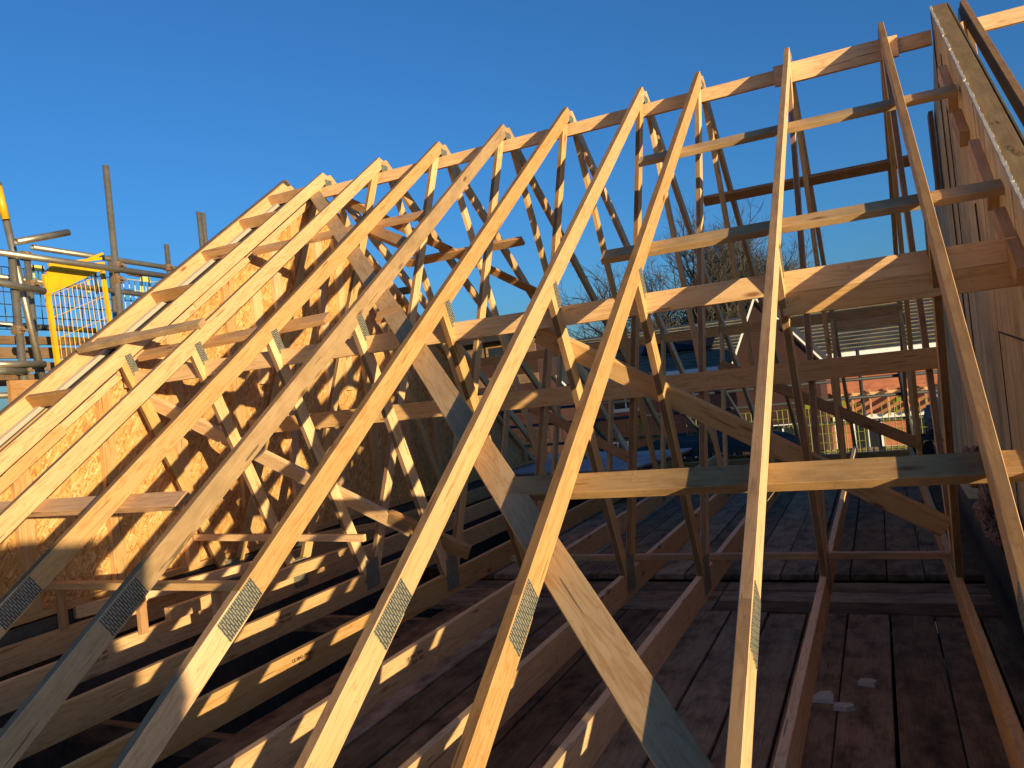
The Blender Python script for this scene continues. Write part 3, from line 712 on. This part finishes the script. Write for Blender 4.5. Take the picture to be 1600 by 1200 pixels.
# ================================================================== SCAFFOLD, LEFT OF GABLE
def coupler(c, parent, axis='z'):
    bm = bmesh.new(); c = Vector(c)
    for (dx, dz) in ((0, .0),):
        tube_into(bm, c + Vector((0, 0, -.03)), c + Vector((0, 0, .03)), .038, 10)
        tube_into(bm, c + Vector((0, -.035, 0)), c + Vector((0, .035, 0)), .040, 10)
        add_box(bm, c + Vector((.05, 0, .0)), (.05, .022, .022)); add_box(bm, c + Vector((.02, .055, .0)), (.02, .05, .02))
    bmesh.ops.recalc_face_normals(bm, faces=bm.faces)
    return mesh_obj('coupler', bm, 'rust', parent)
XS = -5.75
sc = empty('scaffold', (XS, -1, -8.8), 'galvanised tube scaffold beyond the gable with clamped rails and tall standards', 'scaffold')
def sp(x, u0, v0, u1, v1, name='scaffold_tube', mat='galv', r=.028, x1=None, **k):
    return tube(name, atx(u0, v0, x), atx(u1, v1, x if x1 is None else x1), r, mat, sc, hollow=True, **k)
def vert(x, u, v, zb, name='standard', mat='galv', r=.029):
    a = atx(u, v, x); return tube(name, a, Vector((x, a.y, zb)), r, mat, sc, hollow=True)
vert(XS, 165, 259, -6)
vert(XS, 18, 395, -6); sp(XS - .15, -4, 285, 78, 640, 'brace_tube', 'galv')
vert(XS - 1.2, 42, 400, -6)
tube('yellow_sleeve', atx(-3, 291, XS - .12), atx(9, 343, XS - .12), .031, 'yellow', sc, hollow=True)
vert(XS - 1.4, 260, 382, -3); vert(XS - 1.4, 310, 331, -3); vert(XS - 1.45, 317, 333, -3)
vert(XS - 1.4, 172, 400, -6)
sp(XS + .05, -60, 386, 290, 436, 'ledger'); sp(XS - .9, 50, 386, 300, 424, 'ledger')
sp(XS + .05, 25, 378, 107, 363, 'transom', 'galv')
sp(XS + .05, -60, 431, 70, 455, 'ledger'); sp(XS - 1.3, -20, 505, 150, 517, 'ledger'); sp(XS - 1.3, -60, 425, 300, 470, 'ledger')
sp(XS + .05, -20, 569, 70, 569, 'ledger'); sp(XS + .05, -30, 580, 40, 580, 'ledger')
for (u, v) in ((40, 400), (183, 415), (183, 437), (50, 445), (28, 516), (35, 580)): coupler(atx(u, v, XS + .0), sc)
for (u, v) in ((205, 425), (216, 427), (262, 418)): coupler(atx(u, v, XS - .9), sc)
# hidden ties down to the ground lift
for (y0, z0) in ((-1.35, -1.9), (-1.35, -4)):
    tube('ledger', (XS, -5, z0), (XS, 4, z0), .0242, 'galv', sc)
# scaffold boards stacked, left edge
def sboard(x, y0, y1, z, label, mat='board_old', h=.038, w=.225, up=(0, 0, 1)):
    board('scaffold_board', (x, y0, z), (x, y1, z), w, h, up, label, 'scaffold board', 'brown scaffold boards on the scaffold lifts', mat, seg=3, bow=.004)
pA = atx(0, 545, -6.4); pB = atx(120, 600, -6.4)
for k in range(4):
    sboard(-6.55 + .05 * (k % 2), pA.y - 1.6, pB.y + 1.6, -1.36 - k * .12, ['uppermost toe board on the scaffold behind the yellow gate', 'second brown board down behind the scaffold standards at far left', 'third brown board down behind the scaffold standards at far left', 'lowest brown board behind the scaffold standards at far left'][k], h=.075 if k % 2 == 0 else .10, w=.04)
a = atx(15, 620, -5.45); b = atx(75, 610, -5.45)
board('scaffold_board', a, Vector((-5.45, b.y + .1, a.z)), .04, .24, (0, 0, 1), 'pale short upright board below the scaffold rails at the left edge', 'scaffold board', None, 'pine_brown')
# loading gate (yellow)
gt = empty('loading_gate', (-5.95, -1.9, -2), 'bright yellow loading gate frame with solid top panel and wire mesh', 'gate')
XG = -5.95
def P2(u, v, x=XG): return atx(u, v, x)
poly_prism('top_panel', [P2(70, 424), P2(78, 416), P2(160, 410), P2(161, 421), P2(72, 462)], (.03, 0, 0), 'yellow', gt)
bm = bmesh.new()
for (p, q, r) in ((P2(70, 430), P2(92, 580), .022), (P2(158, 412), P2(172, 505), .020), (P2(74, 470), P2(95, 585), .014), (P2(76, 414), P2(158, 404), .016), (P2(126, 410), P2(160, 396), .014)):
    add = (q - p).length; mtx = frame(p, q, Vector((1, 0, 0))); vs = add_box(bm, (0, 0, 0), (add, r * 1.6, r * 1.6)); bmesh.ops.transform(bm, matrix=mtx, verts=vs)
mesh_obj('gate_frame', bm, 'yellow', gt)
bm = bmesh.new()
tl, tr, bl, br_ = P2(78, 462), P2(158, 430), P2(94, 600), P2(180, 560)
for k in range(13):
    t = k / 12; tube_into(bm, tl.lerp(tr, t), bl.lerp(br_, t), .0035, 4)
for k in range(5):
    t = k / 4; tube_into(bm, tl.lerp(bl, t), tr.lerp(br_, t), .003, 4)
mesh_obj('gate_mesh', bm, 'yellow', gt)
def guard(name, o, dx, w, h, mat, wire, label, group, clips=3):
    """brick guard: o = bottom corner, dx = unit vector along"""
    g = empty(name, o, label, 'mesh guard', group); o = Vector(o); dx = Vector(dx).normalized(); z = Vector((0, 0, 1)); ny = dx.cross(z)
    bm = bmesh.new(); nx = max(4, int(w / .075)); nz = max(3, int(h / .12))
    for k in range(nx + 1): tube_into(bm, o + dx * (w * k / nx), o + dx * (w * k / nx) + z * h, .0055, 4)
    for k in range(nz + 1): tube_into(bm, o + z * (h * k / nz), o + z * (h * k / nz) + dx * w, .0048, 4)
    mesh_obj('wire_mesh', bm, wire, g)
    for k in range(clips):
        c = o + dx * (w * (k + .5) / clips) + z * (h + .02)
        bm = bmesh.new()
        for s in (-1, 1):
            mtx = frame(c + dx * (.05 * s) - z * .22, c + dx * (.05 * s) + z * .03, ny); vs = add_box(bm, (0, 0, 0), (.25, .018, .012)); bmesh.ops.transform(bm, matrix=mtx, verts=vs)
        mtx = frame(c - dx * .06, c + dx * .06, ny); vs = add_box(bm, (0, 0, 0), (.13, .06, .012)); bmesh.ops.transform(bm, matrix=mtx, verts=vs)
        mesh_obj('clip', bm, mat, g)
    return g
GG = 'yellow mesh guards on the scaffold beyond the gable'
for k, (y0, x_, z0) in enumerate(((-3.6, -7.3, -1.15), (-1.7, -7.3, -1.15), (.2, -7.3, -1.15), (2.1, -7.3, -1.15))):
    guard('mesh_guard', (x_, y0, z0), (0, 1, 0), 1.8, .62, 'yellow_pale', 'yellow_pale' if k % 2 == 0 else 'galv_dark', ['leftmost yellow mesh guard on the scaffold beyond the gable', 'yellow mesh guard seen behind the loading gate', 'yellow mesh guard right of the tall scaffold standard', 'yellow mesh guard hidden behind the gable slope'][k], GG)

# ================================================================== NEAR SCAFFOLD PLATFORM (viewer stands on it)
for k in range(12):
    board('scaffold_board', (-2, -5.45 - .235 * k, -3.97), (6.5, -5.45 - .235 * k, -3.97), .225, .038, (0, 0, 1), 'grey platform board of the near scaffold under the viewer', 'scaffold board', 'platform boards of the near scaffold', 'deck_grey')
for k, (cx, zt, lab) in enumerate(((1.96, -2.36, 'unseen stack of dark tiles added to cast shade, lower left one'), (2.73, -2.16, 'unseen stack of dark tiles added to cast shade, taller right one'))):  # unseen stacks added to stand in for the viewer's own shadow
    tsx = empty('shadow_stack', (cx, -7.5, -3.95), lab, 'tile stack', 'added shadow-casting stacks on the near platform'); z_ = -3.88; r_ = 0
    while z_ < zt:
        box('shadow_stack_layer', (cx + random.uniform(-.012, .012), -7.5 + random.uniform(-.012, .012), z_), (.76, .34, .052), 'tiles', tsx, None, .004); z_ += .055; r_ += 1
    box('shadow_stack_base', (cx, -7.5, -3.93), (.78, .4, .04), 'board_old', tsx)
# ================================================================== SCAFFOLD, FAR SIDE
fs = empty('scaffold', (-2, 6.2, -8.8), 'tube scaffold with shade put into its dark colour, along the far eaves in front of the brick house', 'scaffold')
def ft(a, b, name='ledger', r=.0242, mat='galv_dark'): return tube(name, a, b, r, mat, fs)
for z in (-2.62, -2.88, -3.22): ft((-9, 6.1, z), (3, 6.1, z))
for x_ in (-7.4, -5.6, -3.9, -2.1, -.25, .12, 1.6): ft((x_, 6.15, -8.6), (x_, 6.15, -2.2 if x_ > -1 else -1.6), 'standard', .0242)
ft((-4.6, 6.0, -2.0), (-3.0, 6.0, -4.2), 'brace_tube'); ft((-2.9, 6.0, -2.2), (-1.6, 6.0, -4.0), 'brace_tube'); ft((-1.9, 6.0, -2.3), (-1.0, 6.0, -4.2), 'brace_tube')
ft((.62, 6.05, -2.5), (.72, 6.05, -3.8), 'brace_tube', .03)
GF = 'yellow green mesh guards on the far scaffold'
for k, x_ in enumerate((-6.2, -4.3, -2.4, -.85, .35)):
    guard('mesh_guard', (x_, 6.05, -3.75), (1, 0, 0), 1.5 if k < 3 else .95, .78, 'olive', 'olive', ['far mesh guard at the left of the plasterboard stack', 'far mesh guard left of the blue tarpaulin, orange brick behind', 'far mesh guard behind the blue tarpaulin', 'far mesh guard in front of the dark gable foot', 'far mesh guard in front of the white ground floor windows'][k], GF, 2)
for k in range(3):
    board('scaffold_board', (-9, 6.4 + .24 * k, -3.9), (3, 6.4 + .24 * k, -3.9), .225, .038, (0, 0, 1), 'grey walkway board on the far scaffold', 'scaffold board', 'walkway boards on the far scaffold', 'deck_grey')
board('toe_board', (-9, 6.32, -3.72), (3, 6.32, -3.72), .038, .2, (0, 0, 1), 'long dark toe board along the far scaffold', 'toe board', None, 'deck_grey')

# ================================================================== HOUSES BEYOND
def tiled_roof(parent, x0, x1, y0, z0, y1, z1, mat='tiles', courses=15, name='roof'):
    """tile courses as real overlapping steps rising from (y0,z0) to (y1,z1)"""
    bm = bmesh.new(); e = Vector((0, y1 - y0, z1 - z0)); ln = e.length; d = e / ln; n = Vector((0, -d.z, d.y)) if d.y > 0 else Vector((0, d.z, -d.y))
    if n.z < 0: n = -n
    o = Vector((0, y0, z0)); st_ = ln / courses; seg = 40
    for k in range(courses):
        a = o + d * (st_ * k) + n * .05; b = o + d * (st_ * (k + 1)) + n * .012; a0 = o + d * (st_ * k) + n * .008
        for s in range(seg):
            xa = x0 + (x1 - x0) * s / seg; xb = x0 + (x1 - x0) * (s + 1) / seg; j = random.uniform(-.008, .008)
            v = [bm.verts.new((xx, p.y, p.z + jj)) for xx, p, jj in ((xa, a0, 0), (xb, a0, 0), (xb, a, j), (xa, a, j), (xb, b, 0), (xa, b, 0))]
            f1 = bm.faces.new((v[0], v[1], v[2], v[3])); f1.material_index = 1
            bm.faces.new((v[3], v[2], v[4], v[5]))
    return mesh_obj(name, bm, [mat, 'tile_edge_lit'], parent)
def window(parent, x, y, z, w, h, nx=2, nz=2, sash=True):
    bm = bmesh.new(); f = .07
    add_box(bm, (0, 0, h / 2 - f / 2), (w, .08, f)); add_box(bm, (0, 0, -h / 2 + f / 2), (w, .08, f))
    for s in (-1, 1): add_box(bm, (s * (w / 2 - f / 2), 0, 0), (f, .078, h - 2 * f))
    for k in range(1, nx): add_box(bm, (-w / 2 + w * k / nx, 0, 0), (f * .8, .07, h - 2 * f))
    fr = mesh_obj('window', bm, 'upvc', parent, Matrix.Translation((x, y, z)))
    bm = bmesh.new(); add_box(bm, (0, 0, 0), (w - .02, .01, h - .02)); mesh_obj('pane', bm, 'glass_dark', fr, Matrix.Translation((x, y + .01, z)))
    bm = bmesh.new(); add_box(bm, (0, 0, 0), (w + .16, .12, .07)); mesh_obj('sill', bm, 'upvc', fr, Matrix.Translation((x, y - .03, z - h / 2 - .036)))
    return fr
hs = empty('brick_house', (-6, 26, -8.8), 'long orange brick house with tiled roof and white gutter beyond the far scaffold', 'house')
YW = 26.0
box('wall', (-6, YW + 4.5, -5.5), (22, 9, 6.6), 'brick', hs)
tiled_roof(hs, -17.3, 5.3, YW - .45, -2.12, YW + 4.6, .02, courses=14)
tiled_roof(hs, -17.3, 5.3, YW + 9.5, -2.12, YW + 4.6, .02, courses=8)
box('gutter', (-6, YW - .5, -2.20), (22.7, .16, .20), 'upvc', hs); box('soffit', (-6, YW - .2, -2.31), (22.7, .5, .03), 'upvc', hs)
for (x_, z_, w_, h_, n_) in ((-9.4, -3.0, 1.2, 1.05, 2), (-13.3, -3.0, 1.2, 1.05, 2), (-.2, -5.35, 1.0, 1.3, 2), (1.8, -5.35, 1.1, 1.3, 2), (-7.4, -5.5, 1.5, 1.3, 3), (-10.2, -5.5, 1.5, 1.3, 3), (-4.9, -5.4, 1.5, 1.3, 3), (3.6, -5.4, 1.1, 1.3, 2)):
    window(hs, x_, YW - .02, z_, w_, h_, n_)
# porch rafters (bare lean-to) and white doors
po = empty('porch_frame', (1.0, 25.0, -8.8), 'open lean-to porch frame of bare pale rafters on the brick house', 'porch')
box('porch_beam', (1.2, 24.9, -4.52), (5.0, .12, .2), 'white', po); box('porch_post', (-1.2, 24.9, -6.6), (.14, .14, 4.1), 'white', po); box('porch_post', (3.6, 24.9, -6.6), (.14, .14, 4.1), 'white', po)
box('wall_rail', (1.2, 25.93, -3.72), (5.0, .06, .12), 'pine', po)
for k in range(9): beam('porch_rafter', (-1.2 + k * .6, 25.9, -3.62), (-1.2 + k * .6, 24.6, -4.45), .06, .12, (0, 0, 1), 'pine', po)
door = box('door', (-1.9, 25.93, -6.9), (1.2, .06, 2.4), 'upvc', hs)
box('door', (.75, 25.93, -6.9), (.9, .06, 2.4), 'upvc', hs)
# solar panels on the tiled roof
rd = Vector((0, 5.05, 2.14)).normalized(); rn = Vector((0, -rd.z, rd.y))
for k, (xc, lab) in enumerate(((-7.35, 'dark navy solar panel array on the tiled roof seen behind the upright webs'), (-11.9, 'dark navy solar panel array on the tiled roof, farther left'))):
    sa = empty('solar_array', (xc, YW + 2, -1.3), lab, 'solar panels', 'solar panels on the tiled roof')
    for j in range(3):
        c = Vector((xc + (j - 1) * 1.03, YW - .45, -2.12)) + rd * 3.1 + rn * .13
        mtx = axes((1, 0, 0), rn, c); bm = bmesh.new(); add_box(bm, (0, 0, 0), (1.0, 2.4, .04)); mesh_obj('panel', bm, 'solar', sa, mtx)
# nearer gabled houses, shade put into the brick and slate colours
def gable_house(xc, yf, za, half, ze, label, depth=3.6, hl=None):
    hl = hl or half
    h = empty('gabled_house', (xc, yf, -8.8), label, 'house', 'dark gabled brick houses')
    poly_prism('wall', [Vector((xc - hl, yf, -8.8)), Vector((xc + half, yf, -8.8)), Vector((xc + half, yf, ze)), Vector((xc, yf, za)), Vector((xc - hl, yf, ze))], (0, depth, 0), 'brick_shaded', h)
    for s, hw_ in ((-1, hl), (1, half)):
        ex = .35 * hw_ / half
        a = Vector((xc, yf - .12, za + .10)); b = Vector((xc + s * (hw_ + ex), yf - .12, ze - (za - ze) / hw_ * ex + .10))
        beam('verge', a, b, .05, .065, (0, 0, 1), 'white', h)
        n = Vector((s * (za - ze), 0, hw_)).normalized()
        m_ = (a + b) / 2 + Vector((0, depth / 2 + .1, .06)); ln = (b - a).length
        bm = bmesh.new(); mtx = axes((b - a), n, m_); add_box(bm, (0, 0, 0), (ln, depth, .05)); mesh_obj('roof', bm, 'slate_shaded', h, mtx)
    return h
g1 = gable_house(-3.15, 21.5, -.05, 1.75, -2.2, 'red brick gable, shade put into its dark colour, with white verge boards in front of the long house', hl=.95)
g2 = gable_house(-12.9, 21.5, .55, 2.3, -1.95, 'red brick gable at left, shade put into its dark colour, its white verge falling behind the webs')
window(g1, -2.7, 21.46, -4.9, 1.1, 1.2, 2)
# timber clad cabin with small black window, left of centre
cb = empty('site_cabin', (-11.5, 13, -8.8), 'brown clad building with small black window and white roof edge beyond the webs', 'building')
p = aty(690, 545, 13); q = aty(835, 520, 13)
box('wall', ((p.x + q.x) / 2, 13.6, -4.9), (q.x - p.x, 1.2, 8.0), 'brick_shaded', cb)
box('timber_band', ((p.x + q.x) / 2, 12.975, -1.15), (q.x - p.x, .04, .55), 'board_old', cb); box('timber_band', ((p.x + q.x) / 2, 12.97, -1.95), (q.x - p.x, .05, .25), 'board_old', cb)
box('roof', ((p.x + q.x) / 2, 13.4, -.62), (q.x - p.x + .4, 2.2, .55), 'dark', cb); box('roof_edge', ((p.x + q.x) / 2, 12.25, -.32), (q.x - p.x + .5, .06, .07), 'upvc', cb)
w_ = aty(777, 551, 12.93); bm = bmesh.new()
add_box(bm, (0, 0, .17), (.66, .05, .06)); add_box(bm, (0, 0, -.17), (.66, .05, .06)); add_box(bm, (-.3, 0, 0), (.06, .05, .28)); add_box(bm, (.3, 0, 0), (.06, .05, .28))
fr = mesh_obj('window', bm, 'pine_brown', cb, Matrix.Translation(w_)); bm = bmesh.new(); add_box(bm, (0, 0, 0), (.6, .02, .3)); mesh_obj('pane', bm, 'glass_dark', fr, Matrix.Translation(w_))

# ================================================================== TREES
def tree(name, base, height, crown_r, trunk_r, seed, label, levels=6, lean=0):
    rnd = random.Random(seed); root = empty(name, base, label, 'tree', 'bare winter trees behind the houses')
    tb = bmesh.new(); cbm = bmesh.new(); base = Vector(base); cnt = [0]
    def grow(p, d, ln, r, lv):
        n = 3 if lv > 3 else 4; pts = [p]; dd = d.copy()
        for k in range(n):
            dd = (dd + Vector((rnd.uniform(-1, 1), rnd.uniform(-1, 1), rnd.uniform(-.6, 1))) * (.12 + .05 * lv)).normalized()
            pts.append(pts[-1] + dd * ln / n)
        for k in range(n):
            ra = r * (1 - .45 * k / n); rb = r * (1 - .45 * (k + 1) / n)
            tube_into(tb if lv == 0 else cbm, pts[k], pts[k + 1], ra, 7 if lv == 0 else 4 if lv < 3 else 3, r1=rb)
        cnt[0] += 1
        if lv >= levels: return
        nb = 4 if lv == 0 else (4 if lv < 3 else 3)
        for b in range(nb + (2 if lv == 0 else 0)):
            t = rnd.uniform(.55 if lv == 0 else .25, 1.0); i = min(n - 1, int(t * n)); q = pts[i].lerp(pts[i + 1], t * n - i)
            ax = Vector((rnd.uniform(-1, 1), rnd.uniform(-1, 1), rnd.uniform(-.35, .6))).normalized()
            nd = (dd * rnd.uniform(.5, .9) + ax * rnd.uniform(.6, .95)).normalized()
            grow(q, nd, ln * rnd.uniform(.58, .80), max(.012, r * rnd.uniform(.45, .62)), lv + 1)
        grow(pts[-1], dd, ln * .7, max(.012, r * .55), lv + 1)
    grow(base, Vector((lean, 0, 1)), height * .34, trunk_r, 0)
    mesh_obj('trunk', tb, 'bark', root); mesh_obj('branches', cbm, 'bark', root)
    return root
tree('bare_tree', (-9.3, 46, -8.8), 19.0, 5, .5, 3, 'large bare round crowned tree behind the houses, left of the edge-on truss')
tree('bare_tree', (-4.2, 48, -8.8), 16.5, 4, .42, 12, 'smaller bare tree right of the large one, behind the edge-on truss')
